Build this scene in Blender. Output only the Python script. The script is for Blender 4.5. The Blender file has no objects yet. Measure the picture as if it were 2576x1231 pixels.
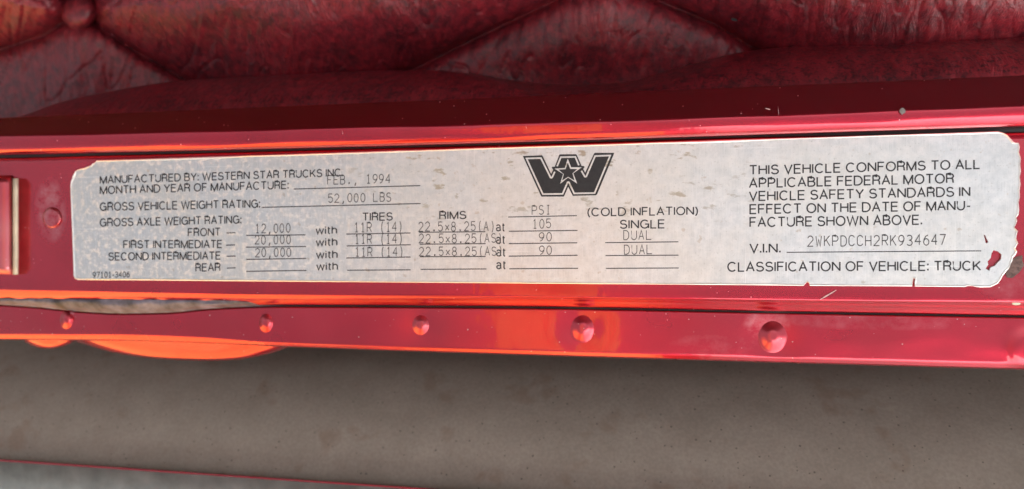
import bpy, bmesh, math, random
import numpy as np
from mathutils import Vector, Matrix, noise
from mathutils.geometry import delaunay_2d_cdt, tessellate_polygon

random.seed(7)
C = bpy.context.scene
col = C.collection

# ------------------------------------------------------------------ camera
# World: the sill lies flat. x runs along the sill, y points into the cab, z is up.
# The measured photograph is 2576 x 1231 units; F is its focal length in the same units.
PW, PH, F = 2576.0, 1231.0, 1860.0
def ray(px, py): return np.array([px-PW/2, py-PH/2, F])          # right, down, forward
X = np.array([8747., -32., -1860.]); X /= np.linalg.norm(X)
Yd = np.array([0.012, 1.0, 0.0]); Yd[2] = -(X[0]*Yd[0]+X[1]*Yd[1])/X[2]; Yd /= np.linalg.norm(Yd)
Y = -Yd
Z = np.cross(X, Y)                                               # handled below
# camera axes are (right, down, forward): convert to a right-handed frame with Z towards the viewer
if Z[2] > 0: Z = -Z
PLATE_W = 0.305
p0, p1 = ray(187, 705), ray(2570, 723)
A_ = np.stack([-p0, p1], 1)
lam, *_ = np.linalg.lstsq(A_, PLATE_W*X, rcond=None)
O = lam[0]*p0                                                    # plate's lower left corner, camera frame
Rw = np.stack([X, Y, Z], 0)                                      # camera frame -> world
CAM = -Rw @ O
def U(px, py, z=0.0):
    """point of the plane at height z seen at photograph position (px, py)"""
    d = Rw @ ray(px, py)
    t = (z - CAM[2]) / d[2]
    q = CAM + t*d
    return Vector((q[0], q[1], z))

cam_d = bpy.data.cameras.new('camera'); cam = bpy.data.objects.new('camera', cam_d); col.objects.link(cam)
cam_d.sensor_width = 36; cam_d.lens = 36*F/PW
cam_d.clip_start = 0.01; cam_d.clip_end = 100
r_, d_, f_ = Rw @ np.array([1., 0, 0]), Rw @ np.array([0, 1., 0]), Rw @ np.array([0, 0, 1.])
M3 = Matrix(((r_[0], -d_[0], -f_[0]), (r_[1], -d_[1], -f_[1]), (r_[2], -d_[2], -f_[2])))
cam.matrix_world = Matrix.Translation(Vector(CAM)) @ M3.to_4x4()
cam_d.dof.use_dof = True
cam_d.dof.focus_distance = float((U(1850, 560) - Vector(CAM)).dot(Vector(f_)))
cam_d.dof.aperture_fstop = 10.5
C.camera = cam

# ------------------------------------------------------------------ daylight
SUN_EL, SUN_AZ = math.radians(48), math.radians(75)             # azimuth measured from +x, towards +y
w = bpy.data.worlds.new('World'); C.world = w; w.use_nodes = True
nt = w.node_tree; nt.nodes.clear()
sky = nt.nodes.new('ShaderNodeTexSky'); sky.sky_type = 'NISHITA'; sky.sun_disc = False
sky.sun_elevation = SUN_EL; sky.sun_rotation = math.pi/2 - SUN_AZ
sky.air_density = 1.0; sky.dust_density = 6.0; sky.ozone_density = 1.0
hsv = nt.nodes.new('ShaderNodeHueSaturation'); hsv.inputs['Saturation'].default_value = 0.3   # overcast
bg = nt.nodes.new('ShaderNodeBackground'); bg.inputs['Strength'].default_value = 0.068
wo = nt.nodes.new('ShaderNodeOutputWorld')
nt.links.new(sky.outputs[0], hsv.inputs['Color']); nt.links.new(hsv.outputs[0], bg.inputs[0]); nt.links.new(bg.outputs[0], wo.inputs[0])
sd = bpy.data.lights.new('sun', 'SUN'); sd.energy = 4.6; sd.angle = math.radians(0.5); sd.color = (1, .97, .93)
sun = bpy.data.objects.new('sun', sd); col.objects.link(sun)
sdir = Vector((math.cos(SUN_EL)*math.cos(SUN_AZ), math.cos(SUN_EL)*math.sin(SUN_AZ), math.sin(SUN_EL)))
sun.rotation_euler = sdir.to_track_quat('Z', 'Y').to_euler(); sun.location = sdir*3

vs = C.view_settings
C.display_settings.display_device = 'sRGB'
vs.view_transform = 'Standard'; vs.look = 'None'; vs.gamma = 1; vs.use_curve_mapping = False
vs.exposure = 2.0

# ------------------------------------------------------------------ helpers
def tag(o, label=None, cat=None, group=None, kind=None):
    if label: o['label'] = label
    if cat: o['category'] = cat
    if group: o['group'] = group
    if kind: o['kind'] = kind
    return o
def empty(name, loc):
    o = bpy.data.objects.new(name, None); o.location = loc; o.empty_display_size = .02; col.objects.link(o); return o
def obj(name, verts, faces, mat, parent=None, smooth=True):
    """one mesh object; verts are in world coordinates, the origin sits at their middle"""
    V = [Vector(v) for v in verts]
    lo = Vector([min(v[i] for v in V) for i in range(3)]); hi = Vector([max(v[i] for v in V) for i in range(3)])
    c = (lo+hi)/2
    me = bpy.data.meshes.new(name)
    me.from_pydata([v-c for v in V], [], faces)
    bm = bmesh.new(); bm.from_mesh(me); bmesh.ops.recalc_face_normals(bm, faces=bm.faces)
    if sum(f.normal.z*f.calc_area() for f in bm.faces) < 0: bmesh.ops.reverse_faces(bm, faces=bm.faces)
    bm.to_mesh(me); bm.free()
    if smooth: me.polygons.foreach_set('use_smooth', [True]*len(me.polygons))
    me.materials.append(mat)
    o = bpy.data.objects.new(name, me); col.objects.link(o)
    if parent:
        o.parent = parent; o.location = c - parent_world(parent)
    else: o.location = c
    return o
def parent_world(p):
    v = Vector(p.location)
    while p.parent: p = p.parent; v = v + p.location
    return v
def grid(name, P, mat, parent=None, smooth=True):
    """P[i][j] -> a sheet"""
    n, m = len(P), len(P[0])
    V = [v for row in P for v in row]
    Fs = [(i*m+j, (i+1)*m+j, (i+1)*m+j+1, i*m+j+1) for i in range(n-1) for j in range(m-1)]
    return obj(name, V, Fs, mat, parent, smooth)
def solidify(o, t, off=-1):
    md = o.modifiers.new('thickness', 'SOLIDIFY'); md.thickness = t; md.offset = off
    return o
def curve(*pts):
    """smooth monotone-ish interpolation through (x, y) points"""
    xs = np.array([p[0] for p in pts], float); ys = np.array([p[1] for p in pts], float)
    d = np.diff(ys)/np.diff(xs)
    m = np.zeros(len(xs)); m[0] = d[0]; m[-1] = d[-1]
    for i in range(1, len(xs)-1):
        m[i] = 0 if d[i-1]*d[i] <= 0 else 2*d[i-1]*d[i]/(d[i-1]+d[i])
    def f(x):
        if x <= xs[0]: return ys[0] + m[0]*(x-xs[0])
        if x >= xs[-1]: return ys[-1] + m[-1]*(x-xs[-1])
        i = int(np.searchsorted(xs, x)) - 1
        h = xs[i+1]-xs[i]; t = (x-xs[i])/h
        return ((2*t**3-3*t*t+1)*ys[i] + (t**3-2*t*t+t)*h*m[i] + (-2*t**3+3*t*t)*ys[i+1] + (t**3-t*t)*h*m[i+1])
    return f
def sstep(a, b, x):
    t = min(1, max(0, (x-a)/(b-a))); return t*t*(3-2*t)
def segdist(p, a, b):
    ax, ay = a; bx, by = b; dx, dy = bx-ax, by-ay
    t = max(0, min(1, ((p[0]-ax)*dx+(p[1]-ay)*dy)/(dx*dx+dy*dy)))
    return math.hypot(p[0]-ax-t*dx, p[1]-ay-t*dy)
def nz(x, y, z=0): return noise.noise(Vector((x, y, z)))
MM = 0.001
X0, X1 = -170, 2750                                              # the sill runs past both sides of the frame

# ------------------------------------------------------------------ materials
class NT:
    def __init__(s, name):
        s.m = bpy.data.materials.new(name); s.m.use_nodes = True; s.t = s.m.node_tree
        s.t.nodes.clear()
        s.out = s.t.nodes.new('ShaderNodeOutputMaterial'); s.b = s.t.nodes.new('ShaderNodeBsdfPrincipled')
        s.t.links.new(s.b.outputs[0], s.out.inputs[0])
        g = s.t.nodes.new('ShaderNodeNewGeometry'); s.pos = g.outputs['Position']
    def set(s, **k):
        for a, v in k.items():
            i = s.b.inputs[a.replace('_', ' ')]
            if hasattr(v, 'links'): s.t.links.new(v, i)
            else: i.default_value = v
        return s
    def lk(s, a, i):
        if hasattr(a, 'links'): s.t.links.new(a, i)
        else: i.default_value = a
    def mapv(s, scale=(1, 1, 1), rot=(0, 0, 0), loc=(0, 0, 0)):
        n = s.t.nodes.new('ShaderNodeMapping'); s.t.links.new(s.pos, n.inputs[0])
        n.inputs['Scale'].default_value = scale; n.inputs['Rotation'].default_value = rot; n.inputs['Location'].default_value = loc
        return n.outputs[0]
    def noise(s, scale, vec=None, detail=3, rough=.5, dist=0):
        n = s.t.nodes.new('ShaderNodeTexNoise'); s.t.links.new(vec or s.pos, n.inputs['Vector'])
        n.inputs['Scale'].default_value = scale; n.inputs['Detail'].default_value = detail
        n.inputs['Roughness'].default_value = rough; n.inputs['Distortion'].default_value = dist
        return n.outputs[0]
    def voro(s, scale, vec=None, feature='F1', rand=1):
        n = s.t.nodes.new('ShaderNodeTexVoronoi'); n.feature = feature; s.t.links.new(vec or s.pos, n.inputs['Vector'])
        n.inputs['Scale'].default_value = scale; n.inputs['Randomness'].default_value = rand
        return n.outputs['Distance'], n.outputs.get('Color')
    def ramp(s, fac, stops):
        n = s.t.nodes.new('ShaderNodeValToRGB'); s.t.links.new(fac, n.inputs[0]); e = n.color_ramp.elements
        while len(e) < len(stops): e.new(0.5)
        for el, (p, c) in zip(e, stops):
            el.position = p; el.color = (c, c, c, 1) if isinstance(c, (int, float)) else (*c, 1)
        return n.outputs[0]
    def mix(s, fac, a, b, mode='MIX'):
        n = s.t.nodes.new('ShaderNodeMix'); n.data_type = 'RGBA'; n.blend_type = mode
        s.lk(fac, n.inputs[0])
        for v, i in ((a, n.inputs[6]), (b, n.inputs[7])):
            if hasattr(v, 'links'): s.t.links.new(v, i)
            else: i.default_value = (*v, 1) if len(v) == 3 else v
        return n.outputs[2]
    def math(s, op, a, b=0.0, clamp=False):
        n = s.t.nodes.new('ShaderNodeMath'); n.operation = op; n.use_clamp = clamp
        s.lk(a, n.inputs[0]); s.lk(b, n.inputs[1]); return n.outputs[0]
    def sep(s, v):
        n = s.t.nodes.new('ShaderNodeSeparateXYZ'); s.t.links.new(v, n.inputs[0]); return n.outputs
    def rng(s, v, a, b, lo=0, hi=1):
        n = s.t.nodes.new('ShaderNodeMapRange'); n.interpolation_type = 'SMOOTHSTEP'; s.lk(v, n.inputs[0])
        for k, q in zip((1, 2, 3, 4), (a, b, lo, hi)): n.inputs[k].default_value = q
        return n.outputs[0]
    def bump(s, h, strength, dist, normal=None):
        n = s.t.nodes.new('ShaderNodeBump'); n.inputs['Strength'].default_value = strength; n.inputs['Distance'].default_value = dist
        s.t.links.new(h, n.inputs['Height'])
        if normal: s.t.links.new(normal, n.inputs['Normal'])
        return n.outputs[0]

def paint(name, dusty=0.0, haze_or_sheen=()):
    n = NT(name)
    big = n.noise(35, detail=4)
    fl = n.noise(9000, detail=1)
    c = n.mix(n.ramp(big, [(.35, 0), (.65, 1)]), (.40, .002, .022), (.47, .003, .028))
    c = n.mix(n.math('MULTIPLY', n.ramp(fl, [(.5, 0), (.72, 1)]), .35), c, (.75, .05, .05))
    # dusty specks, chips and film; the film also carries painted-in reflections
    d, cc = n.voro(620)
    pick = n.math('GREATER_THAN', n.sep(cc)[0], .80 if not dusty else .62)
    sp = n.math('MULTIPLY', n.math('LESS_THAN', d, n.math('MULTIPLY', n.sep(cc)[1], .13)), pick)
    patch = n.ramp(n.noise(45, detail=2), [(.2, 0), (.85, 1)])
    film = n.math('MULTIPLY', patch, .012+dusty)
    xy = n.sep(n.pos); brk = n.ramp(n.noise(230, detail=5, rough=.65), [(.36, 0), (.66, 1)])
    for (hx, hy, hz), sx, sy, am in haze_or_sheen:
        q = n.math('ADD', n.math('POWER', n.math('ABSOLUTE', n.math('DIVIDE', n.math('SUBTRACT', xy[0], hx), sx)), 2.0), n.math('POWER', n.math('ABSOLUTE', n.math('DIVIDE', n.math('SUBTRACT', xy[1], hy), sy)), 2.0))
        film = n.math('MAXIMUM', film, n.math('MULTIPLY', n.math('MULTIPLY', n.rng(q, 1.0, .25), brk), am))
    dust_sheen = n.math('MAXIMUM', n.math('MULTIPLY', sp, .75), film)
    c = n.mix(dust_sheen, c, (.60, .42, .44))
    n.set(Base_Color=c, Metallic=n.math('SUBTRACT', .90, dust_sheen), Roughness=n.math('ADD', n.math('MULTIPLY', dust_sheen, .4), .27),
          Coat_Weight=.75, Coat_IOR=1.65, Coat_Roughness=n.math('ADD', n.math('MULTIPLY', patch, .05), .035))
    n.set(Normal=n.bump(fl, .05, .0002))
    cb = n.bump(n.noise(140, detail=2), .12, .001)
    n.set(Coat_Normal=cb)
    return n.m

def leather(name, tone=1.0, speck=.08):
    n = NT(name)
    a = n.noise(300, detail=8, rough=.70)
    a2 = n.noise(38, detail=3)
    b = n.noise(1500, detail=3)
    k = n.math('ADD', n.math('MULTIPLY', a, .62), n.math('ADD', n.math('MULTIPLY', b, .18), n.math('MULTIPLY', a2, .20)))
    c = n.ramp(k, [(.30, (.022*tone, .006*tone, .009*tone)), (.42, (.065*tone, .007*tone, .011*tone)), (.53, (.15*tone, .0105*tone, .017*tone)), (.68, (.25*tone, .019*tone, .025*tone))])
    c = n.mix(n.math('MULTIPLY', n.ramp(n.noise(750, detail=2), [(.36, 1), (.46, 0)]), speck), c, (.012, .006, .009))
    wr = n.noise(1, n.mapv((210, 60, 120), rot=(0, 0, .12)), detail=5, rough=.62, dist=1.2)
    wr2 = n.noise(1, n.mapv((1000, 300, 500)), detail=4, rough=.6, dist=.6)
    g, _ = n.voro(2300)
    pale = n.ramp(wr, [(.58, 0), (.70, 1)])
    c = n.mix(n.math('MULTIPLY', pale, .14), c, (.24, .10, .10))
    n.set(Base_Color=c, Roughness=n.math('ADD', n.math('MULTIPLY', b, .12), .31), Specular_IOR_Level=.6)
    b1 = n.bump(wr, .6, .0014)
    b2 = n.bump(wr2, .3, .0004, b1)
    n.set(Normal=n.bump(g, .45, .00015, b2))
    return n.m

def plate_metal():
    n = NT('brushed_aluminium')
    fine = n.noise(1, n.mapv((5200, 160, 1)), detail=2)
    streak = n.noise(1, n.mapv((900, 30, 1)), detail=4)
    mott = n.noise(260, detail=6, rough=.7)
    x = n.sep(n.pos)[0]; y = n.sep(n.pos)[1]
    left = n.rng(x, .20, .03)
    spots = n.math('MULTIPLY', n.ramp(n.noise(520, detail=5, rough=.7), [(.52, 0), (.59, 1)]), n.math('ADD', n.math('MULTIPLY', left, .8), .12))
    c = n.mix(n.ramp(mott, [(.35, 0), (.65, 1)]), (.60, .62, .615), (.79, .80, .795))
    c = n.mix(n.math('MULTIPLY', left, .4), c, (.52, .545, .53))
    c = n.mix(n.math('MULTIPLY', n.ramp(fine, [(.3, 0), (.7, 1)]), .45), c, (.86, .86, .86))
    c = n.mix(n.math('MULTIPLY', spots, .7), c, (.90, .86, .82))
    # brown water stains, slanting, on the upper middle
    st = n.noise(1, n.mapv((140, 330, 1), rot=(0, 0, .6)), detail=4, rough=.6)
    zone = n.math('MULTIPLY', n.rng(y, .012, .030), n.math('MULTIPLY', n.rng(x, .09, .14), n.rng(x, .25, .21)))
    stain = n.math('MULTIPLY', n.ramp(st, [(.60, 0), (.66, 1)]), zone)
    c = n.mix(n.math('MULTIPLY', stain, .75), c, (.24, .19, .11))
    warm = n.ramp(n.noise(26, detail=5, rough=.6), [(.40, 0), (.62, 1)])
    c = n.mix(n.math('MULTIPLY', warm, .30), c, (.78, .70, .58))
    scr = n.math('MAXIMUM', n.ramp(n.noise(1, n.mapv((14, 1500, 1), rot=(0, 0, .9)), detail=1), [(.735, 0), (.76, 1)]), n.ramp(n.noise(1, n.mapv((1700, 16, 1), rot=(0, 0, .25)), detail=1), [(.74, 0), (.765, 1)]))
    c = n.mix(n.math('MULTIPLY', scr, .6), c, (.93, .92, .90))
    grime = n.ramp(n.noise(1300, detail=3, rough=.7), [(.60, 0), (.70, 1)])
    c = n.mix(n.math('MULTIPLY', grime, .35), c, (.30, .28, .24))
    rust = n.math('MULTIPLY', n.ramp(n.noise(330, n.mapv((1, 1, 1), loc=(3, 1, 0)), detail=3), [(.67, 0), (.72, 1)]), .35)
    c = n.mix(rust, c, (.45, .33, .2))
    ro = n.math('ADD', n.math('MULTIPLY', mott, .18), .30)
    ro = n.math('ADD', ro, n.math('MULTIPLY', n.math('ADD', spots, stain), .25))
    met = n.math('SUBTRACT', .92, n.math('ADD', n.math('MULTIPLY', spots, .5), n.math('MULTIPLY', stain, .7)), True)
    n.set(Base_Color=c, Metallic=met, Roughness=ro)
    b1 = n.bump(fine, .10, .00004)
    b2 = n.bump(streak, .12, .0002, b1)
    n.set(Normal=n.bump(n.noise(120, detail=3), .10, .0008, b2))
    return n.m

def simple(name, colr, rough=.5, metal=0, spec=.5, var=.25, scale=200, bump=0.0):
    n = NT(name)
    k = n.noise(scale, detail=5, rough=.6)
    dk = tuple(v*(1-var) for v in colr); lt = tuple(min(1, v*(1+var)) for v in colr)
    n.set(Base_Color=n.mix(n.ramp(k, [(.3, 0), (.7, 1)]), dk, lt), Roughness=rough, Metallic=metal, Specular_IOR_Level=spec)
    if bump: n.set(Normal=n.bump(k, bump, .0006))
    return n.m

def floor_mat():
    n = NT('dusty_floor')
    k = n.noise(55, detail=6, rough=.6)
    c = n.mix(n.ramp(k, [(.3, 0), (.7, 1)]), (.335, .29, .238), (.41, .36, .30))
    k2 = n.noise(900, detail=2)
    c = n.mix(n.math('MULTIPLY', n.ramp(k2, [(.35, 0), (.65, 1)]), .3), c, (.22, .19, .165))
    d, cc = n.voro(560)
    spk = n.math('MULTIPLY', n.math('LESS_THAN', d, n.math('MULTIPLY', n.sep(cc)[1], .22)), n.math('GREATER_THAN', n.sep(cc)[0], .62))
    c = n.mix(n.math('MULTIPLY', spk, .6), c, (.05, .042, .035))
    st = n.ramp(n.noise(70, n.mapv((1, 1, 1), loc=(5, 2, 0)), detail=4), [(.60, 0), (.70, 1)])
    c = n.mix(n.math('MULTIPLY', st, .35), c, (.24, .15, .10))
    n.set(Base_Color=c, Roughness=.75, Specular_IOR_Level=.25, Normal=n.bump(k2, .15, .0003))
    return n.m

PAINT = paint('red_metallic_paint', 0, [(U(122, 530), .0075, .013, .34), (U(2540, 700), .009, .008, .12)])  # haze spots paint in pinkish reflections by the screw and right end
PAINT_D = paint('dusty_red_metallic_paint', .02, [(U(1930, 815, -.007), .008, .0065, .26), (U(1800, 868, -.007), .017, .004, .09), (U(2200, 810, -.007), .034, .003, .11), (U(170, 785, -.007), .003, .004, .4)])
PAINT_W = paint('worn_red_paint', .16)
PAINT_SKY = paint('sky_sheen_red_paint', .42)  # pale film stands in for bright sky mirrored in the strike bar
PAINT_W.node_tree.nodes['Principled BSDF'].inputs['Coat Weight'].default_value = .35
LEATHER = leather('oxblood_leather', 1.6)
LEATHER_R = leather('oxblood_leather_dull', 2.0, .6)
PLATE = plate_metal()
INK = simple('black_ink', (.018, .018, .02), .45, var=.3, scale=900)
STAMP = simple('stamped_grey', (.06, .06, .06), .5, .3, var=.3, scale=1200)
RUBBER = simple('black_rubber', (.008, .009, .009), .5)
SEALER = simple('bare_grey_sealer', (.11, .10, .125), .5, .15, var=.75, scale=160, bump=.5)
ALU = simple('scuffed_aluminium', (.40, .43, .40), .55, .45, var=.25, scale=90, bump=.15)
MINT = simple('pale_mint_paint', (.50, .60, .47), .4)
SCRATCH = simple('pale_scratch', (.62, .48, .47), .6)
RESIDUE = simple('old_glue', (.16, .10, .09), .7, var=.5, scale=900, bump=.6)
FOIL = simple('bright_foil_edge', (.88, .88, .85), .35, .6, var=.1)
CREAM = simple('cream_edge', (.62, .56, .42), .5)
CHIP = simple('grey_primer_chip', (.22, .20, .19), .6)
SHADE_DARK = simple('near_black_shade', (.022, .006, .009), .6)
FLOOR = floor_mat()

# ------------------------------------------------------------------ rounded step panel below the sill
P = []
for i in range(121):
    px = -.45 + 1.2*i/120
    row = []
    for j in range(61):
        a = math.pi*.5*j/30 if j <= 30 else 0
        if j <= 30: y, z = -.102 + .072*math.cos(a), -.122 + .094*math.sin(a)
        else: y, z = -.102 - .25*((j-30)/30), -.028 - .03*((j-30)/30)**2
        row.append(Vector((px, y, z + .0006*nz(px*20, y*20))))
    P.append(row)
tag(grid('dusty_step', P, FLOOR), 'dusty grey brown rounded step below the riveted red flange', 'step')

# ------------------------------------------------------------------ the painted sill
LA = curve((0, 297), (692, 268.5), (1321, 243), (1950, 216.5), (2576, 190))
LB = curve((0, 342), (692, 326), (1321, 309), (1950, 290), (2576, 266))
LC = curve((0, 390), (692, 375), (1321, 358), (1950, 338), (2576, 318))
LD = curve((0, 398), (692, 380), (1321, 363), (1950, 344), (2576, 333))
LG = curve((0, 725), (629, 738.5), (1321, 744), (1950, 752), (2576, 758))
LH = curve((0, 751), (300, 753), (692, 757), (1321, 758), (1950, 767), (2576, 776))
LS = curve((0, 765), (100, 772), (200, 782), (307, 787), (420, 785), (520, 776), (629, 770), (692, 769), (1321, 773), (1950, 785), (2576, 796))
LI0 = curve((0, 841), (300, 842), (500, 849), (690, 862), (1321, 882), (1950, 900), (2576, 916))
LI = curve((0, 855), (300, 858), (500, 864), (692, 872), (1321, 894), (1950, 913), (2576, 931))
RIV = [(167, 803, 18, 24), (669, 811, 20, 26), (1058, 816, 23, 27), (1465, 824, 28, 33), (1944, 845, 32, 37)]

def loft(name, stations, mat, parent, n=360, wob=0.0, zfun=None):
    P = []
    for i in range(n+1):
        px = X0 + (X1-X0)*i/n
        row = []
        for k, (fy, z) in enumerate(stations):
            py = fy(px); zz = z*MM
            if wob: zz += wob*MM*nz(px*.006, k*.21, 3.1)
            if zfun: zz += zfun(px, py)
            row.append(U(px, py, zz))
        P.append(row)
    return grid(name, P, mat, parent)
def between(a, b, t, off=0): return lambda px: a(px)*(1-t)+b(px)*t+off
def off(a, d): return lambda px: a(px)+d
def spline_st(st, sub=4):
    """Catmull-Rom through the profile so that bends are rounded"""
    out = []
    for i in range(len(st)-1):
        q = [st[max(0, i-1)], st[i], st[i+1], st[min(len(st)-1, i+2)]]
        for s in range(sub):
            t = s/sub
            w4 = (-.5*t+t*t-.5*t**3, 1-2.5*t*t+1.5*t**3, .5*t+2*t*t-1.5*t**3, -.5*t*t+.5*t**3)
            out.append(((lambda px, q=q, w4=w4: sum(w_*a[0](px) for w_, a in zip(w4, q))), sum(w_*a[1] for w_, a in zip(w4, q))))
    out.append(st[-1]); return out

sill = tag(empty('door_sill', U(1288, 600, -.008)), 'glossy red metallic painted door sill with raised rail, recessed channel and riveted lower flange', 'door sill')
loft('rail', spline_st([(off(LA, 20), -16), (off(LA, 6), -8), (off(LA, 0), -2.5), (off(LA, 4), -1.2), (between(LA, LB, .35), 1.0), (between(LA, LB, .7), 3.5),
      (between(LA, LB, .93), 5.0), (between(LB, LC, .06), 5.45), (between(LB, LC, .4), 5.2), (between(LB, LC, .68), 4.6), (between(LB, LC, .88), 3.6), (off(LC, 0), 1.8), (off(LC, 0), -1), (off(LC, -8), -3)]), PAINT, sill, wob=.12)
loft('gasket', [(off(LC, -14), -2.4), (off(LC, -2), -1.7), (off(LD, 3), -1.6), (off(LD, 10), -2.4)], RUBBER, sill, n=120)
CH_Z = -0.75
def dimple(px, py):
    d = math.hypot(px-130, (py-548)); return -.0005*math.exp(-(d/45)**2)
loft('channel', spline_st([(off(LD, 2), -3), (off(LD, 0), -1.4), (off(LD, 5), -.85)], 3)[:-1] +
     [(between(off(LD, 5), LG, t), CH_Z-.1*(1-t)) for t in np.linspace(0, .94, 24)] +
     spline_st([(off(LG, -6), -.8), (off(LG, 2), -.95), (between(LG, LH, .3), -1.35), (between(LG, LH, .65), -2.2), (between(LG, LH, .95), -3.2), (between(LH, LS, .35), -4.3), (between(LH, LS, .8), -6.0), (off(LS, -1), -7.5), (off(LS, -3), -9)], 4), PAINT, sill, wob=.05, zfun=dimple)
loft('seam', [(off(LS, -14), -8.4), (off(LS, 1), -8.0), (off(LS, 14), -8.4)], RUBBER, sill, n=160)
FZ = -7.0
def dents(px, py):
    z = 0
    for i, (rx, ry, a, b) in enumerate(RIV):
        d = math.hypot(px-rx, py-ry)
        amp = (.4, .35, .35, .8, 1.0)[i]
        z -= amp*MM*math.exp(-(d/(a*1.9))**2)
    d = math.hypot(px-2590, py-878); z += .9*MM*math.exp(-(d/52)**4)
    return z + .12*MM*nz(px*.008, py*.02, 5)
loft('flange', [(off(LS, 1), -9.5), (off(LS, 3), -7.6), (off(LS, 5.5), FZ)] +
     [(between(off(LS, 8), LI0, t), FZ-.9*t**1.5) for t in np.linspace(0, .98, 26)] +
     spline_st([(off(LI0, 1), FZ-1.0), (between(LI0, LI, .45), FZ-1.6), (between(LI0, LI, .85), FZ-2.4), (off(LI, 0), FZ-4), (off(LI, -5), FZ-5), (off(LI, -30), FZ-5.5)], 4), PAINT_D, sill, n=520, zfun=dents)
# grey sealer squeezed out between rib and flange
P = []
for i in range(121):
    px = X0 + (760-X0)*i/120
    t = sstep(760, 560, px)
    row = []
    for s in np.linspace(0, 1, 9):
        py = LH(px)*(1-s) + (LS(px)+2)*s
        z = -3.2 - 3.6*s + 1.3*math.sin(math.pi*s)*t - (1-t)*2.5 + .5*nz(px*.03, s*3)
        row.append(U(px, py, z*MM))
    P.append(row)
tag(grid('sealer', P, SEALER, sill), 'bare grey bead of sealer')
# hem lips bent outwards under the flange
for xa, xb, dep in ((60, 190, 22), (182, 728, 44)):
    P = []
    for i in range(61):
        u = i/60; px = xa+(xb-xa)*u
        prof = (math.sin(math.pi*u**.9))**.75 if dep < 30 else (1-abs(2*u**1.05-1)**2.6)
        row = []
        for s in np.linspace(0, 1, 10):
            py = LI(px)-6 + (6+dep*prof)*s
            z = -10.2 - (3.4 if dep > 30 else 2.2)*s - 1.4*s**4 + .25*nz(px*.02, s)
            row.append(U(px, py, z*MM))
        P.append(row)
    solidify(grid('bent_lip', P, PAINT, sill), .0009)
# rivets: domed, painted over
def dome(name, cx, cy, ax, ay, z0, h, mat, parent, n=28, m=9, flat=.75):
    V = []; Fs = []
    for k in range(m+1):
        a = k/m*math.pi/2
        rr = math.cos(a)**flat if k < m else 0
        if flat == 1.0: rr = 1.18*(1-k/m)**.9 if k < m else 0
        for q in range(n):
            th = 2*math.pi*q/n
            j = 1+(.02 if flat == 1.0 else .05)*nz(math.cos(th)*1.2+cx, math.sin(th)*1.2+cy, k*.1)
            V.append(U(cx+ax*rr*j*math.cos(th), cy+ay*rr*j*math.sin(th), z0+h*(math.sin(a) if flat != 1.0 else (.5-.5*math.cos(math.pi*min(1, k/m*1.12)))**.8)))
    for k in range(m):
        for q in range(n):
            Fs.append((k*n+q, k*n+(q+1) % n, (k+1)*n+(q+1) % n, (k+1)*n+q))
    Fs.append(tuple(m*n+q for q in range(n)))
    o = obj(name, V, Fs, mat, parent); return o
for (rx, ry, a, b) in RIV:
    dome('rivet', rx, ry, a, b, (FZ-1.0)*MM, 1.8*MM, PAINT_W, sill, flat=1.0, n=44, m=16)
dome('screw_head', 130, 548, 24, 27, -1.25*MM, .9*MM, PAINT, sill, flat=.35)
dome('paint_fleck', 2557, 755, 19, 13, -1.9*MM, .8*MM, MINT, sill, flat=.5)
# striker bar at the left end of the channel
def boxbar(name, x0, x1, y0, y1, z0, z1, mat, parent, r=5):
    P = []
    prof = [(x0, z0), (x0, z1-.8), (x0+r, z1), ((x0+x1)/2, z1+.25), (x1-r, z1), (x1, z1-.8), (x1+1, z0)]
    for j in range(21):
        t = j/20; e = -.9*(1-min(1, min(t, 1-t)/.05))
        P.append([U(a, y0+(y1-y0)*t, (zz+(e if zz > z0 else 0))*MM) for a, zz in prof])
    return grid(name, P, mat, parent)
P = []
for j in range(25):
    t = j/24; e = min(1, min(t, 1-t)/.03)**.5
    row = [U(-95, 441+250*t, -.8*MM)]
    for k in range(17):
        a = math.pi*(1-k/16)
        row.append(U(-14+46*math.cos(a)*(.96+.04*e), 441+250*t, (-.8+4.6*e*math.sin(a)**.8)*MM))
    P.append(row)
grid('strike_bar', P, PAINT_SKY, sill)
boxbar('strike_liner', 32, 46, 449, 691, -.8, 2.2, CREAM, sill, 4)
# chips and scratches in the paint
def blob(name, cx, cy, a, b, rot, z, mat, parent, n=11, seed=0):
    V = []
    for q in range(n):
        th = 2*math.pi*q/n; j = 1+.45*nz(seed+math.cos(th)*1.3, math.sin(th)*1.3, seed*.7)
        x, y = a*j*math.cos(th), b*j*math.sin(th)
        V.append(U(cx+x*math.cos(rot)-y*math.sin(rot), cy+x*math.sin(rot)+y*math.cos(rot), z))
    V.append(U(cx, cy, z+.00012)); return obj(name, V, [(q, (q+1) % n, n) for q in range(n)], mat, parent)
def scratch(xa, ya, xb, yb, wd, z):
    V = []
    for t in np.linspace(0, 1, 8):
        x, y = xa+(xb-xa)*t, ya+(yb-ya)*t; h = wd*(.25+math.sin(math.pi*t)*.5)*(1+.5*nz(t*6, xa))
        V += [U(x, y-h, z), U(x+.6*h, y+h, z)]
    obj('scratch', V, [(2*i, 2*i+1, 2*i+3, 2*i+2) for i in range(7)], SCRATCH, sill)
for a in ((2063, 754, 2104, 730, 2.2, -.75), (1957, 268, 1959, 292, 1.6, 6.1), (1925, 273, 1938, 276, 1.6, 6.05),
          (1800, 336, 1812, 333, 3, 3.4), (860, 327, 862, 338, 3, 5.9), (1322, 318, 1326, 327, 3, 5.9)):
    scratch(a[0], a[1], a[2], a[3], a[4], a[5]*MM+.0002)
blob('glue_residue', 2549, 672, 17, 34, .75, -.55*MM, RESIDUE, sill, seed=9)
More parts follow.
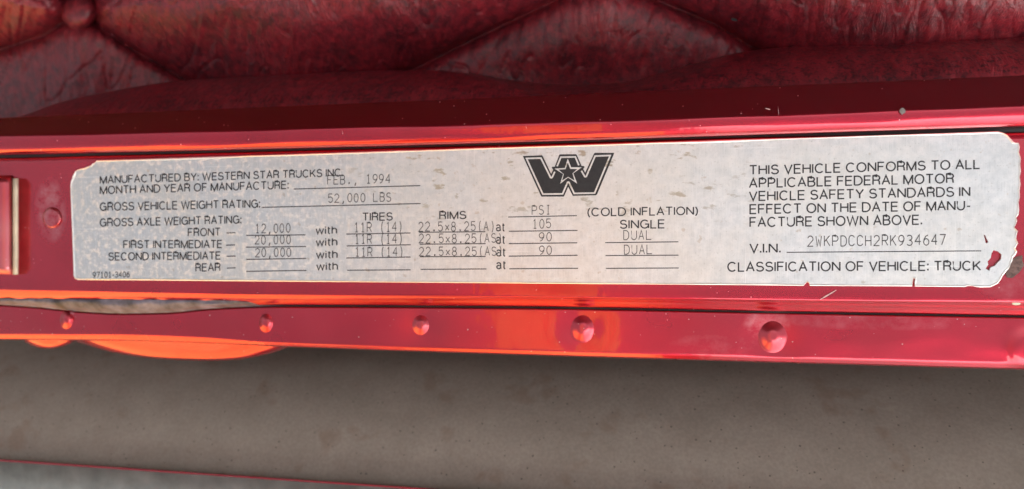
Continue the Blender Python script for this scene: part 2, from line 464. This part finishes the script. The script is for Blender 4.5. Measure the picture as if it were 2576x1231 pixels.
blob('paint_chip', 2270, 280, 7, 8, .5, 6.0*MM, CHIP, sill, seed=4)

# ------------------------------------------------------------------ upholstery
folds = [((200, 30), (330, 122)), ((330, 122), (465, 200)), ((465, 200), (700, 345)), ((200, 30), (110, 88)), ((110, 88), (-40, 140)), ((-40, 140), (-330, 260)),
         ((1040, 175), (1210, 90)), ((1210, 90), (1400, 0)), ((1400, 0), (1525, -65)), ((1040, 175), (700, 345)),
         ((1525, -65), (1650, 0)), ((1650, 0), (1800, 62)), ((1800, 62), (1900, 125)), ((1900, 125), (2200, 300)), ((200, 30), (300, -90)), ((200, 30), (90, -80)), ((2200, 300), (2900, 60))]
def pad_h(px, py):
    d = min(segdist((px, py), a, b) for a, b in folds)
    h = 13*(1-math.exp(-(d/95)))*1.0 + 5*(1-math.exp(-(d/9)))
    db = math.hypot(px-200, py-22); h -= 7*math.exp(-(db/55)**2)
    h += 1.1*nz(px*.006, py*.012, 2)+.5*nz(px*.03, py*.010, 9)+(.3+.6*math.exp(-d/50))*nz(px*.055+.01*py, py*.012, 5)-.9*math.exp(-(abs(nz(px*.020+.004*py, py*.006, 21))/.035)**2)*(.35+.65*math.exp(-d/120))
    return h
P = []
for i in range(701):
    px = -230 + 3060*i/700
    row = []
    for j in range(131):
        py = -130 + 460*j/130
        z = -.048 - .030*sstep(-100, 330, py) + pad_h(px, py)*MM
        row.append(U(px, py, z))
    P.append(row)
panel = tag(empty('tufted_panel', U(1288, 100, -.06)), 'deep button tufted oxblood leather panel inside the cab behind the sill', 'upholstery')
grid('padding', P, LEATHER, panel)
dome('button', 199, 28, 45, 47, -.0545, .011, LEATHER, panel, flat=.6, n=36, m=12)
zb = -.048 - .030*sstep(-100, 330, 48) + pad_h(1848, 48)*MM
blob('burn_mark', 1848, 48, 8, 6, .2, zb+.0006, RUBBER, panel, seed=2)
# padded roll along the lower edge
YT = curve((-170, 330), (40, 296), (150, 258), (250, 235), (450, 204), (700, 190), (1000, 177), (1090, 177), (1180, 185), (1300, 200), (1420, 210), (1560, 202), (1700, 172), (1900, 126), (2200, 102), (2576, 85), (2760, 80))
L1 = curve((170, 1050), (182, 1150), (205, 1262), (235, 1335), (270, 1390))
L2 = curve((130, 1790), (160, 1700), (190, 1640), (232, 1556), (270, 1490))
P = []
for i in range(481):
    px = X0 + (X1-X0)*i/480
    yt = YT(px); yb = LA(px)+40
    row = [U(px, yt+10, -.075), U(px, yt+2, -.062)]
    for s in np.linspace(0, 1, 34):
        py = yt + (yb-yt)*s
        z = -.052 + .020*(1-(1-min(1, s*1.15))**2.4)
        l1, l2 = L1(py), L2(py)
        m = sstep(l1-14, l1+26, px)*sstep(l2+26, l2-14, px)
        z -= .007*m
        z += .0009*nz(px*.012, s*2, 4)
        row.append(U(px, py, z))
    P.append(row)
tag(grid('padded_roll', P, LEATHER_R), 'dull dark red leather roll bulging up behind the painted rail', 'upholstery')

# ------------------------------------------------------------------ aluminium strip, lower left
def strip(name, xa, ya, xb, yb, wid, z, zt, mat, parent, drop=.002):
    P = []
    for i in range(41):
        t = i/40; px = xa+(xb-xa)*t; py = ya+(yb-ya)*t
        P.append([U(px, py, z-drop), U(px, py, z), U(px, py+wid*.3, z+zt), U(px, py+wid, z+zt)])
    return grid(name, P, mat, parent)
stp = tag(empty('step_edge', U(400, 1200, -.03)), 'scuffed aluminium step edge with a thin red border at lower left', 'step edge')
strip('plate', -260, 1143, 3240, 1380, 500, -.0262, .0006, ALU, stp)
strip('red_border', -260, 1139, 3240, 1376, 3.6, -.0262, .0, PAINT, stp)

# ------------------------------------------------------------------ data plate
def R5(x, y): return (x*.3577, 377.3+y*.3577)
def R6(x, y): return (628.9+x*.3577, 377.3+y*.3577)
def R7(x, y): return (1257.8+x*.3577, 377.3+y*.3577)
def R8(x, y): return (1884.2+x*.3577, 377.3+y*.3577)
def R4(x, y): return (1886.7+x*.3577, y*.3577)
def zpl(px, py):
    z = .05*nz(px*.004, py*.01, 1)
    z += .10*sstep(2480, 2560, px)*nz(px*.02, py*.02, 6)
    z += .12*sstep(560, 720, py)*sstep(2478, 2540, px)*nz(px*.03, py*.03, 8)
    z += .06*sstep(240, 180, px)*nz(px*.03, py*.03, 12)
    return z*MM
outline = [R5(*p) for p in ((680, 75), (664, 92), (652, 95), (640, 108), (615, 117), (590, 128), (565, 133), (545, 140), (530, 150), (522, 165), (508, 190), (506, 205), (498, 220), (495, 260), (500, 400), (508, 600), (515, 780), (518, 888), (526, 904), (548, 914))]
for k in range(1, 24):
    t = k/24; outline.append((R5(548, 914)[0]*(1-t)+R8(370, 955)[0]*t, R5(548, 914)[1]*(1-t)+R8(370, 955)[1]*t + .5*nz(k*1.3, 2)))
outline += [R8(*p) for p in ((385, 956), (400, 938), (408, 930), (421, 936), (428, 956), (700, 958), (1000, 959), (1148, 960), (1152, 925), (1157, 903), (1170, 905), (1164, 930), (1167, 961), (1400, 963), (1515, 964), (1540, 957), (1575, 960), (1620, 967), (1695, 966),
            (1730, 950), (1752, 938), (1768, 915), (1785, 885), (1812, 850), (1832, 828), (1840, 800), (1852, 778), (1858, 755), (1872, 742), (1886, 715), (1874, 690), (1893, 655), (1879, 625), (1882, 600), (1891, 570), (1866, 545), (1876, 525), (1886, 500), (1879, 478), (1896, 455), (1900, 420), (1896, 370), (1905, 330), (1903, 285), (1910, 240), (1904, 190), (1912, 150), (1907, 100), (1912, 60), (1898, 15))]
outline += [R4(*p) for p in ((1898, 1035), (1889, 1005), (1866, 1003), (1850, 995), (1832, 975), (1812, 952), (1790, 938), (1765, 930), (1745, 925))]
tr = R4(1745, 925)
for k in range(1, 24):
    t = k/24; outline.append((tr[0]*(1-t)+outline[0][0]*t, tr[1]*(1-t)+outline[0][1]*t + .5*nz(k*1.7, 7)))
hole = [R8(*p) for p in ((1720, 705), (1752, 716), (1776, 735), (1772, 770), (1745, 795), (1732, 815), (1700, 826), (1690, 851), (1664, 836), (1682, 808), (1678, 785), (1700, 760), (1706, 728))]
slit = [R8(*p) for p in ((1650, 597), (1661, 601), (1672, 625), (1684, 652), (1664, 657), (1660, 630))]

def inside(p, poly):
    c = False; n = len(poly)
    for i in range(n):
        a, b = poly[i], poly[i-1]
        if (a[1] > p[1]) != (b[1] > p[1]) and p[0] < (b[0]-a[0])*(p[1]-a[1])/(b[1]-a[1])+a[0]: c = not c
    return c
def dpoly(p, poly): return min(segdist(p, poly[i-1], poly[i]) for i in range(len(poly)))
def cut_sheet(name, loops, zf, mat, parent, step=None, thick=0.0):
    pts = []; edges = []
    for L in loops:
        s = len(pts); pts += [Vector((a, -b)) for a, b in L]; edges += [(s+i, s+(i+1) % len(L)) for i in range(len(L))]
    if step:
        ox = min(p[0] for p in loops[0]); oy = min(p[1] for p in loops[0]); mx = max(p[0] for p in loops[0]); my = max(p[1] for p in loops[0])
        y = oy
        while y < my:
            x = ox
            while x < mx:
                q = (x+random.uniform(-.2, .2)*step, y+random.uniform(-.2, .2)*step)
                if inside(q, loops[0]) and not any(inside(q, h) for h in loops[1:]) and all(dpoly(q, L) > step*.35 for L in loops): pts.append(Vector((q[0], -q[1])))
                x += step
            y += step
    vo, eo, fo, *_ = delaunay_2d_cdt(pts, edges, [], 0, 1e-4)
    Fs = []
    for f in fo:
        cx = sum(vo[i][0] for i in f)/len(f); cy = -sum(vo[i][1] for i in f)/len(f)
        if inside((cx, cy), loops[0]) and not any(inside((cx, cy), h) for h in loops[1:]): Fs.append(tuple(f))
    V = [U(v[0], -v[1], zf(v[0], -v[1])) for v in vo]
    o = obj(name, V, Fs, mat, parent)
    if thick:
        solidify(o, thick, -1)
        es = o.modifiers.new('crisp_edge', 'EDGE_SPLIT'); es.split_angle = math.radians(35)
    return o
plate = tag(empty('data_plate', U(1375, 550, 0)), 'worn brushed aluminium vehicle data plate with torn right edge, lying in the sill channel', 'data plate')
cut_sheet('sheet', [outline, hole, slit], zpl, PLATE, plate, step=16, thick=.0006)

def lip(loop, wd):
    n = len(loop); V = []; Fs = []
    area = sum(loop[i-1][0]*loop[i][1]-loop[i][0]*loop[i-1][1] for i in range(n)); sg = 1 if area > 0 else -1
    for i in range(n):
        a, b = loop[i-2], loop[(i+1) % n]; dx, dy = b[0]-a[0], b[1]-a[1]; l = math.hypot(dx, dy) or 1
        p = loop[i]; k = wd*(.7+.6*nz(p[0]*.05, p[1]*.05))
        V += [U(p[0], p[1], zpl(*p)+.00001), U(p[0]-sg*dy/l*k*.5, p[1]+sg*dx/l*k*.5, zpl(*p)+.00016), U(p[0]-sg*dy/l*k, p[1]+sg*dx/l*k, zpl(*p)+.00001)]
    for i in range(n):
        q = (i+1) % n
        for c in (0, 1): Fs.append((3*i+c, 3*i+c+1, 3*q+c+1, 3*q+c))
    return obj('burred_edge', V, Fs, FOIL, plate, smooth=False)
lip(outline, 5.5)
# printed lettering: the text's own mesh, laid onto the plate's surface
LIFT = .00006
# typed characters: single strokes on a 4 x 6 cell, y up
def arc(cx, cy, rx, ry, a, b, n=10):
    return [(cx+rx*math.cos(math.radians(a+(b-a)*i/n)), cy+ry*math.sin(math.radians(a+(b-a)*i/n))) for i in range(n+1)]
G = {
 'A': [[(0, 0), (2, 6), (4, 0)], [(.7, 2.1), (3.3, 2.1)]],
 'B': [[(0, 0), (0, 6), (2.3, 6)]+arc(2.3, 4.6, 1.5, 1.4, 90, -90)+[(0, 3.2)], [(2.3, 3.2)]+arc(2.3, 1.6, 1.7, 1.6, 90, -90)+[(0, 0)]],
 'C': [arc(2, 4.2, 2, 1.8, 20, 180)+arc(2, 1.8, 2, 1.8, 180, 340)],
 'D': [[(0, 0), (0, 6), (1.6, 6)]+arc(1.6, 3.6, 2.4, 2.4, 90, 0, 6)+arc(1.6, 2.4, 2.4, 2.4, 0, -90, 6)+[(0, 0)]],
 'E': [[(4, 6), (0, 6), (0, 0), (4, 0)], [(0, 3.1), (3.2, 3.1)]],
 'F': [[(4, 6), (0, 6), (0, 0)], [(0, 3.1), (3.2, 3.1)]],
 'H': [[(0, 0), (0, 6)], [(4, 0), (4, 6)], [(0, 3), (4, 3)]],
 'I': [[(1, 0), (3, 0)], [(1, 6), (3, 6)], [(2, 0), (2, 6)]],
 'K': [[(0, 0), (0, 6)], [(3.8, 6), (0, 2.4)], [(1.3, 3.6), (4, 0)]],
 'L': [[(0, 6), (0, 0), (4, 0)]],
 'P': [[(0, 0), (0, 6), (2.4, 6)]+arc(2.4, 4.4, 1.6, 1.6, 90, -90)+[(0, 2.8)]],
 'R': [[(0, 0), (0, 6), (2.4, 6)]+arc(2.4, 4.4, 1.6, 1.6, 90, -90)+[(0, 2.8)], [(2, 2.8), (4, 0)]],
 'S': [arc(2, 4.55, 1.8, 1.45, 30, 270)+arc(2, 1.55, 2, 1.55, 90, -150)],
 'U': [[(0, 6), (0, 2)]+arc(2, 2, 2, 2, 180, 360)+[(4, 6)]],
 'W': [[(0, 6), (.9, 0), (2, 4), (3.1, 0), (4, 6)]],
 'x': [[(.3, .4), (3.7, 4)], [(.3, 4), (3.7, .4)]],
 '0': [arc(2, 3, 1.9, 3, 0, 360, 22)],
 '1': [[(.8, 4.9), (2, 6), (2, 0)], [(.8, 0), (3.2, 0)]],
 '2': [arc(2, 4.2, 1.9, 1.8, 165, -25)+[(0, 0), (4, 0)]],
 '3': [arc(1.9, 4.55, 1.8, 1.45, 150, -90)+arc(1.9, 1.55, 2, 1.55, 90, -150)],
 '4': [[(3, 0), (3, 6), (0, 2), (4, 2)]],
 '5': [[(3.7, 6), (.4, 6), (.2, 3.3)]+arc(1.9, 1.95, 2, 1.95, 120, -150)],
 '6': [[(3.3, 6), (1.6, 5.2), (.3, 3.2)]+arc(2, 1.9, 1.9, 1.9, 150, -210, 18)],
 '7': [[(0, 6), (4, 6), (1.4, 0)]],
 '8': [arc(2, 4.55, 1.6, 1.45, -90, 270, 18), arc(2, 1.55, 1.95, 1.55, -90, 270, 18)],
 '9': [[(.7, 0), (2.4, .8), (3.7, 2.8)]+arc(2, 4.1, 1.9, 1.9, -30, 330, 18)],
 '.': [[(1.4, .45), (2.6, .45)]], ',': [[(2.4, .8), (1.5, -1.2)]],
 '(': [arc(3.9, 2.7, 2.2, 4.3, 120, 240, 14)], ')': [arc(.1, 2.7, 2.2, 4.3, 60, -60, 14)], '-': [[(.5, 3), (3.5, 3)]], ' ': [],
}
def stroke(pts, wd, closed=False):
    """a ribbon with mitred joints along 2-D points"""
    n = len(pts); L = []; Rr = []
    for i in range(n):
        a = pts[i-1] if (i > 0 or closed) else None; b = pts[(i+1) % n] if (i < n-1 or closed) else None
        p = pts[i]
        def nn(u, v):
            dx, dy = v[0]-u[0], v[1]-u[1]; l = math.hypot(dx, dy) or 1e-9; return (-dy/l, dx/l)
        if a is None: m = nn(p, b); k = 1
        elif b is None: m = nn(a, p); k = 1
        else:
            q, r = nn(a, p), nn(p, b); m = (q[0]+r[0], q[1]+r[1]); l = math.hypot(*m) or 1e-9; m = (m[0]/l, m[1]/l); k = 1/max(.42, m[0]*r[0]+m[1]*r[1])
        L.append((p[0]+m[0]*wd*k/2, p[1]+m[1]*wd*k/2)); Rr.append((p[0]-m[0]*wd*k/2, p[1]-m[1]*wd*k/2))
    V = L+Rr; Fs = [(i, i+1, n+i+1, n+i) for i in range(n-1)]
    if closed: Fs.append((n-1, 0, n, 2*n-1))
    return V, Fs
def typed(reg, s, xl, xr, bl, br, h, wd=.58, lift=LIFT*1.4):
    V, Fs = [], []
    n = len(s); pitch = 6.0; tot = (n-1)*pitch+4
    for k, ch in enumerate(s):
        jx, jy = random.uniform(-.12, .12), random.uniform(-.15, .15)
        for q, st in enumerate(G[ch]):
            v, f = stroke(st, {'.': 1.2, ',': .9}.get(ch, wd))
            b = len(V)
            for a in v:
                u = (k*pitch+a[0]+jx)/tot
                x, y = reg(xl+(xr-xl)*u, bl+(br-bl)*u-h*(a[1]+jy)/6)
                V.append(U(x, y, zpl(x, y)+lift+q*.000012+k % 2*.000005))
            Fs += [tuple(b+i for i in t) for t in f]
    return V, Fs
# printed characters: a monoline sans, cap height 6, each with its own width
def arcs(*a): return sum((arc(*q) for q in a), [])
PF = {
 'A': (4.7, [[(0, 0), (2.35, 6), (4.7, 0)], [(.85, 2.05), (3.85, 2.05)]]),
 'B': (4.2, [[(0, 0), (0, 6), (2.4, 6)]+arc(2.4, 4.6, 1.5, 1.4, 90, -90)+[(0, 3.2)], [(2.4, 3.2)]+arc(2.4, 1.6, 1.8, 1.6, 90, -90)+[(0, 0)]]),
 'C': (5.1, [arc(2.6, 3, 2.6, 3, 42, 318, 22)]),
 'D': (4.8, [[(0, 0), (0, 6), (1.9, 6)]+arc(1.9, 3, 2.9, 3, 90, -90, 16)+[(0, 0)]]),
 'E': (3.9, [[(3.9, 6), (0, 6), (0, 0), (3.9, 0)], [(0, 3.2), (3.6, 3.2)]]),
 'F': (3.7, [[(3.7, 6), (0, 6), (0, 0)], [(0, 3.1), (3.3, 3.1)]]),
 'G': (5.3, [arc(2.65, 3, 2.65, 3, 42, 345, 22)+[(5.2, 3), (2.9, 3)], [(5.2, 2.4), (5.2, 0)]]),
 'H': (4.5, [[(0, 0), (0, 6)], [(4.5, 0), (4.5, 6)], [(0, 3.2), (4.5, 3.2)]]),
 'I': (.1, [[(0, 0), (0, 6)]]),
 'K': (4.4, [[(0, 0), (0, 6)], [(4.2, 6), (0, 2)], [(1.5, 3.4), (4.4, 0)]]),
 'L': (3.5, [[(0, 6), (0, 0), (3.5, 0)]]),
 'M': (5.5, [[(0, 0), (0, 6)], [(0, 5.9), (2.75, 0), (5.5, 5.9)], [(5.5, 6), (5.5, 0)]]),
 'N': (4.6, [[(0, 0), (0, 6)], [(0, 5.9), (4.6, .1)], [(4.6, 6), (4.6, 0)]]),
 'O': (5.5, [arc(2.75, 3, 2.75, 3, 0, 360, 28)]),
 'P': (4.1, [[(0, 0), (0, 6), (2.4, 6)]+arc(2.4, 4.35, 1.7, 1.65, 90, -90)+[(0, 2.7)]]),
 'R': (4.3, [[(0, 0), (0, 6), (2.6, 6)]+arc(2.6, 4.5, 1.6, 1.5, 90, -90)+[(0, 3)], [(2.5, 3)]+arc(2.6, 1.6, 1.4, 1.4, 90, 10, 5)+[(4.0, .6), (4.3, 0)]]),
 'S': (4.3, [arc(2.15, 4.5, 1.9, 1.5, 20, 250)+arc(2.15, 1.6, 2.15, 1.6, 75, -165)]),
 'T': (4.4, [[(0, 6), (4.4, 6)], [(2.2, 6), (2.2, 0)]]),
 'U': (4.5, [[(0, 6), (0, 2.2)]+arc(2.25, 2.2, 2.25, 2.2, 180, 360, 14)+[(4.5, 6)]]),
 'V': (4.6, [[(0, 6), (2.3, 0), (4.6, 6)]]),
 'W': (7.0, [[(0, 6), (1.7, 0), (3.5, 5.9), (5.3, 0), (7, 6)]]),
 'X': (4.6, [[(.1, 0), (4.5, 6)], [(.1, 6), (4.5, 0)]]),
 'Y': (4.6, [[(0, 6), (2.3, 2.7), (4.6, 6)], [(2.3, 2.7), (2.3, 0)]]),
 'w': (5.6, [[(0, 4.4), (1.35, 0), (2.8, 4.2), (4.25, 0), (5.6, 4.4)]]),
 'i': (.1, [[(0, 0), (0, 4.4)], [(0, 5.2), (0, 6)]]),
 't': (1.9, [[(.7, 5.6), (.7, 1)]+arc(1.5, .9, .8, .9, 180, 290, 5), [(0, 4.3), (1.9, 4.3)]]),
 'h': (3.3, [[(0, 0), (0, 6)], [(0, 2.6)]+arc(1.65, 2.8, 1.65, 1.6, 170, 0, 10)+[(3.3, 0)]]),
 'a': (3.5, [arc(1.6, 3.2, 1.5, 1.3, 165, 0, 8)+[(3.1, 1), (3.5, .1)], arc(1.6, 1.25, 1.5, 1.25, 60, 320, 14)]),
 '.': (.3, [[(-.35, .5), (.65, .5)]]), ':': (.3, [[(-.35, .5), (.65, .5)], [(-.35, 4), (.65, 4)]]),
 '-': (2.2, [[(.1, 2.3), (2.1, 2.3)]]), '(': (1.4, [arc(3.2, 2.5, 3, 4.2, 125, 235, 12)]), ')': (1.4, [arc(-1.8, 2.5, 3, 4.2, 55, -55, 12)]), ' ': (.9, []),
}
for ch in '0123456789': PF[ch] = (4.0, G[ch])
def printed(reg, s, xl, xr, bl, br, cap, wd=.93):
    V, Fs = [], []; x = 0; GAP = 1.55; at = []
    for ch in s: at.append(x); x += PF[ch][0]+GAP
    tot = x-GAP
    for k, ch in enumerate(s):
        for q, st in enumerate(PF[ch][1]):
            v, f = stroke(st, 1.15 if ch in '.:' else wd)
            b = len(V)
            for a in v:
                u = (at[k]+a[0])/tot
                px, py = reg(xl+(xr-xl)*u, bl+(br-bl)*u-cap*a[1]/6)
                V.append(U(px, py, zpl(px, py)+LIFT+q*.000012+k % 2*.000005))
            Fs += [tuple(b+i for i in t) for t in f]
    return V, Fs
def each(name, parts, mat, parent, label=None):
    for p in parts: gather(name, [p], mat, parent, label)
def gather(name, parts, mat, parent, label=None):
    V, Fs = [], []
    for v, f in parts:
        b = len(V); V += v; Fs += [tuple(b+i for i in t) for t in f]
    o = obj(name, V, Fs, mat, parent, smooth=False)
    if label: o['label'] = label
    return o
def rule(reg, xa, ya, xb, yb, th=6.5):
    V = []; n = 10
    for s in (-.5, .5):
        for i in range(n+1):
            t = i/n; x, y = reg(xa+(xb-xa)*t, ya+(yb-ya)*t+s*th); V.append(U(x, y, zpl(x, y)+LIFT*.9))
    return V, [(i, i+1, n+2+i, n+1+i) for i in range(n)]

pr = [printed(R5, *a) for a in (
 ('MONTH AND YEAR OF MANUFACTURE:', 705, 705+1322, 310, 272, 52), ('GROSS VEHICLE WEIGHT RATING:', 705, 1826, 427, 405, 53),
 ('GROSS AXLE WEIGHT RATING:', 705, 1695, 538, 516, 52), ('FRONT', 1324, 1547, 606, 602, 51), ('FIRST INTERMEDIATE', 870, 1560, 691, 688, 51),
 ('SECOND INTERMEDIATE', 765, 1549, 776, 769, 51), ('REAR', 1377, 1547, 854, 850, 51), ('97101-3406', 653, 911, 899, 895, 38))]
pr.append(printed(R5, 'MANUFACTURED BY: WESTERN STAR TRUCKS INC.', 705, 1758+652, 236, 184, 50))
pr += [printed(R6, *a) for a in (('TIRES', 793, 1000, 497, 494, 51), ('RIMS', 1335, 1518, 486, 484, 51), ('with', 465, 608, 592, 588, 50), ('with', 466, 610, 675, 671, 50), ('with', 468, 612, 762, 759, 50), ('with', 470, 614, 845, 842, 50),
 ('at', 1733, 1790, 570, 570, 56), ('at', 1733, 1792, 658, 658, 56), ('at', 1735, 1795, 747, 747, 56), ('at', 1735, 1797, 836, 836, 56))]
pr += [printed(R7, *a) for a in (('(COLD INFLATION)', 617, 1390, 465, 455, 54), ('SINGLE', 846, 1156, 552, 549, 56))]
pr += [printed(R8, *a) for a in (('THIS VEHICLE CONFORMS TO ALL', 5, 1622, 173, 131, 61), ('APPLICABLE FEDERAL MOTOR', 4, 1438, 266, 231, 62), ('VEHICLE SAFETY STANDARDS IN', 4, 1552, 357, 324, 62),
 ('EFFECT ON THE DATE OF MANU-', 8, 1556, 449, 421, 62), ('FACTURE SHOWN ABOVE.', 8, 1214, 541, 523, 63), ('V.I.N.', 8, 219, 723, 721, 61), ('CLASSIFICATION OF VEHICLE: TRUCK', -148, 1628, 854, 846, 62))]
each('printed_lettering', pr, INK, plate)
ty = [typed(R6, *a) for a in (('FEB., 1994', 545, 985, 243, 234, 62), ('52,000 LBS', 550, 990, 371, 361, 60), ('12,000', 38, 282, 585, 580, 62), ('20,000', 35, 285, 664, 660, 60), ('20,000', 38, 287, 753, 750, 60),
 ('11R (14)', 735, 1075, 578, 572, 64), ('11R (14)', 738, 1076, 660, 657, 64), ('11R (14)', 740, 1080, 750, 747, 62), ('22.5x8.25(A)', 1187, 1722, 572, 569, 64), ('22.5x8.25(AS)', 1190, 1775, 655, 652, 62), ('22.5x8.25(AS)', 1190, 1778, 745, 742, 60))]
ty += [typed(R7, *a) for a in (('PSI', 225, 355, 455, 453, 62), ('105', 230, 358, 552, 549, 62), ('90', 275, 362, 643, 641, 60), ('90', 277, 364, 737, 735, 60), ('DUAL', 871, 1065, 634, 631, 64), ('DUAL', 874, 1068, 735, 732, 64))]
ty.append(typed(R8, '2WKPDCCH2RK934647', 413, 1382, 678, 669, 72))
each('stamped_lettering', ty, STAMP, plate, 'thin grey typed characters')
ru = [rule(R5, *a) for a in ((1592, 585, 1655, 583), (1590, 671, 1652, 669), (1595, 749, 1657, 747), (1595, 832, 1657, 830))]
ru += [rule(R6, *a) for a in ((308, 276, 1197, 252), (82, 405, 1200, 378), (-28, 602, 390, 598), (-28, 685, 393, 680), (-27, 771, 395, 764), (-26, 855, 396, 848),
 (678, 593, 1128, 585), (680, 676, 1130, 668), (678, 761, 1130, 754), (684, 847, 1130, 844), (1188, 580, 1655, 576), (1193, 664, 1657, 660), (1195, 752, 1657, 750), (1200, 841, 1663, 838))]
ru += [rule(R7, *a) for a in ((58, 473, 540, 463), (63, 573, 545, 567), (62, 660, 543, 654), (62, 748, 546, 742), (66, 837, 549, 833), (740, 653, 1255, 647), (742, 744, 1255, 741), (744, 834, 1257, 831))]
ru.append(rule(R8, 265, 721, 1633, 711))
each('ruled_line', ru, INK, plate)
# emblem
def E(p): return ((2050+p[0]/5.351)*.6289, (580+p[1]/5.351)*.6289)
eo = [(220, 238), (632, 224), (650, 245), (828, 622), (868, 535), (838, 485), (850, 470), (905, 465), (1000, 215), (1015, 203), (1355, 200), (1375, 215), (1480, 450), (1525, 452), (1545, 475), (1515, 515), (1555, 595), (1745, 185), (1765, 170), (2175, 172), (2170, 200), (1810, 1060), (1785, 1080), (1290, 1092), (1192, 900), (1110, 1090), (1095, 1108), (620, 1108), (600, 1075)]
so = [(1183, 295), (1255, 480), (1485, 480), (1300, 610), (1385, 830), (1190, 700), (1018, 838), (1085, 625), (900, 510), (1120, 495)]
si = [(1185, 378), (1235, 515), (1390, 518), (1285, 610), (1330, 765), (1190, 685), (1062, 765), (1097, 628), (985, 530), (1135, 522)]
emb = cut_sheet('emblem', [[E(p) for p in eo]], lambda x, y: zpl(x, y)+LIFT, INK, plate)
def eline(path, z):
    v, f = stroke(path, 34); return [U(*E(a), zpl(*E(a))+z) for a in v], f
ol = [eline([(905, 575), (852, 692), (835, 706), (815, 700), (607, 282), (300, 292), (650, 1055), (1072, 1050), (1178, 805), (1194, 798), (1210, 805), (1320, 1040), (1757, 1032), (2092, 228), (1768, 240), (1580, 676), (1562, 684), (1545, 678), (1475, 555)], LIFT*2),
      eline([(955, 460), (1035, 265), (1345, 258), (1420, 440)], LIFT*2)]
gather('outline', ol, PLATE, emb)
star = cut_sheet('star', [[E(p) for p in so], [E(p) for p in si]], lambda x, y: zpl(x, y)+LIFT*2, PLATE, emb)

# ------------------------------------------------------------------ outside the frame: unseen pieces added for shade and for reflections in the paint
P = []
top = [U(px, -130, -.046) for px in (-230, 2830)]
yb0, xb0, xb1 = max(t.y for t in top), top[0].x-.3, top[1].x+.6
for i in range(31):
    x = xb0 + (xb1-xb0)*i/30
    P.append([Vector((x, yb0-.005 + .10*t**.7, -.05 + .80*t)) for t in np.linspace(0, 1, 21)])
solidify(grid('added_shade_panel', P, SHADE_DARK, panel), .02)  # unseen dark panel, added to shade the sill and darken the rail's reflection
n = NT('added_orange_cloth'); k = n.noise(3, detail=4)
n.set(Base_Color=n.mix(n.ramp(k, [(.3, 0), (.7, 1)]), (.70, .37, .09), (.78, .44, .12)), Roughness=.7)
P = []
for i in range(61):
    x = -1.6 + 1.80*i/60
    P.append([Vector((x, -.72 + .03*math.sin(x*17)*(1-j/20) + .02*nz(x*3, j*.2), -.35 + .85*j/20)) for j in range(21)])
solidify(tag(grid('added_orange_sheet', P, n.m), 'orange sheet added unseen outside the cab, mirrored in the red paint', 'added_orange_sheet'), .002)  # unseen orange sheet, added so the red paint mirrors orange
P = [[Vector((.26, -1.0, -.8)), Vector((.26, -1.0, 1.6))], [Vector((3.2, -1.0, -.8)), Vector((3.2, -1.0, 1.6))]]
solidify(tag(grid('added_white_board', P, simple('added_board_white', (.88, .87, .87), .8)), 'white board added unseen outside the cab, mirrored in the paint at right', 'added_board'), .1)  # unseen sunlit board, added for pale reflections in the paint at right
n2 = NT('added_flap_cloth')
tl = n2.t.nodes.new('ShaderNodeBsdfTranslucent'); tl.inputs[0].default_value = (.7, .36, .15, 1)
mx = n2.t.nodes.new('ShaderNodeMixShader'); mx.inputs[0].default_value = .5
n2.set(Base_Color=(.9, .38, .1, 1), Roughness=.8)
n2.t.links.new(n2.b.outputs[0], mx.inputs[1]); n2.t.links.new(tl.outputs[0], mx.inputs[2]); n2.t.links.new(mx.outputs[0], n2.out.inputs[0])
P = [[Vector((-.09+.19*i/12+.02*nz(j*.3, 4), -.62+.66*j/20, 1.02+.02*math.sin(i*.8)-.05*math.sin(math.pi*j/20))) for j in range(21)] for i in range(13)]
tag(grid('added_orange_flap', P, n2.m), 'narrow orange cloth added unseen overhead, mirrored around the fourth rivet', 'added_orange_flap')  # unseen orange cloth, added overhead for the glow mirrored near the rivet
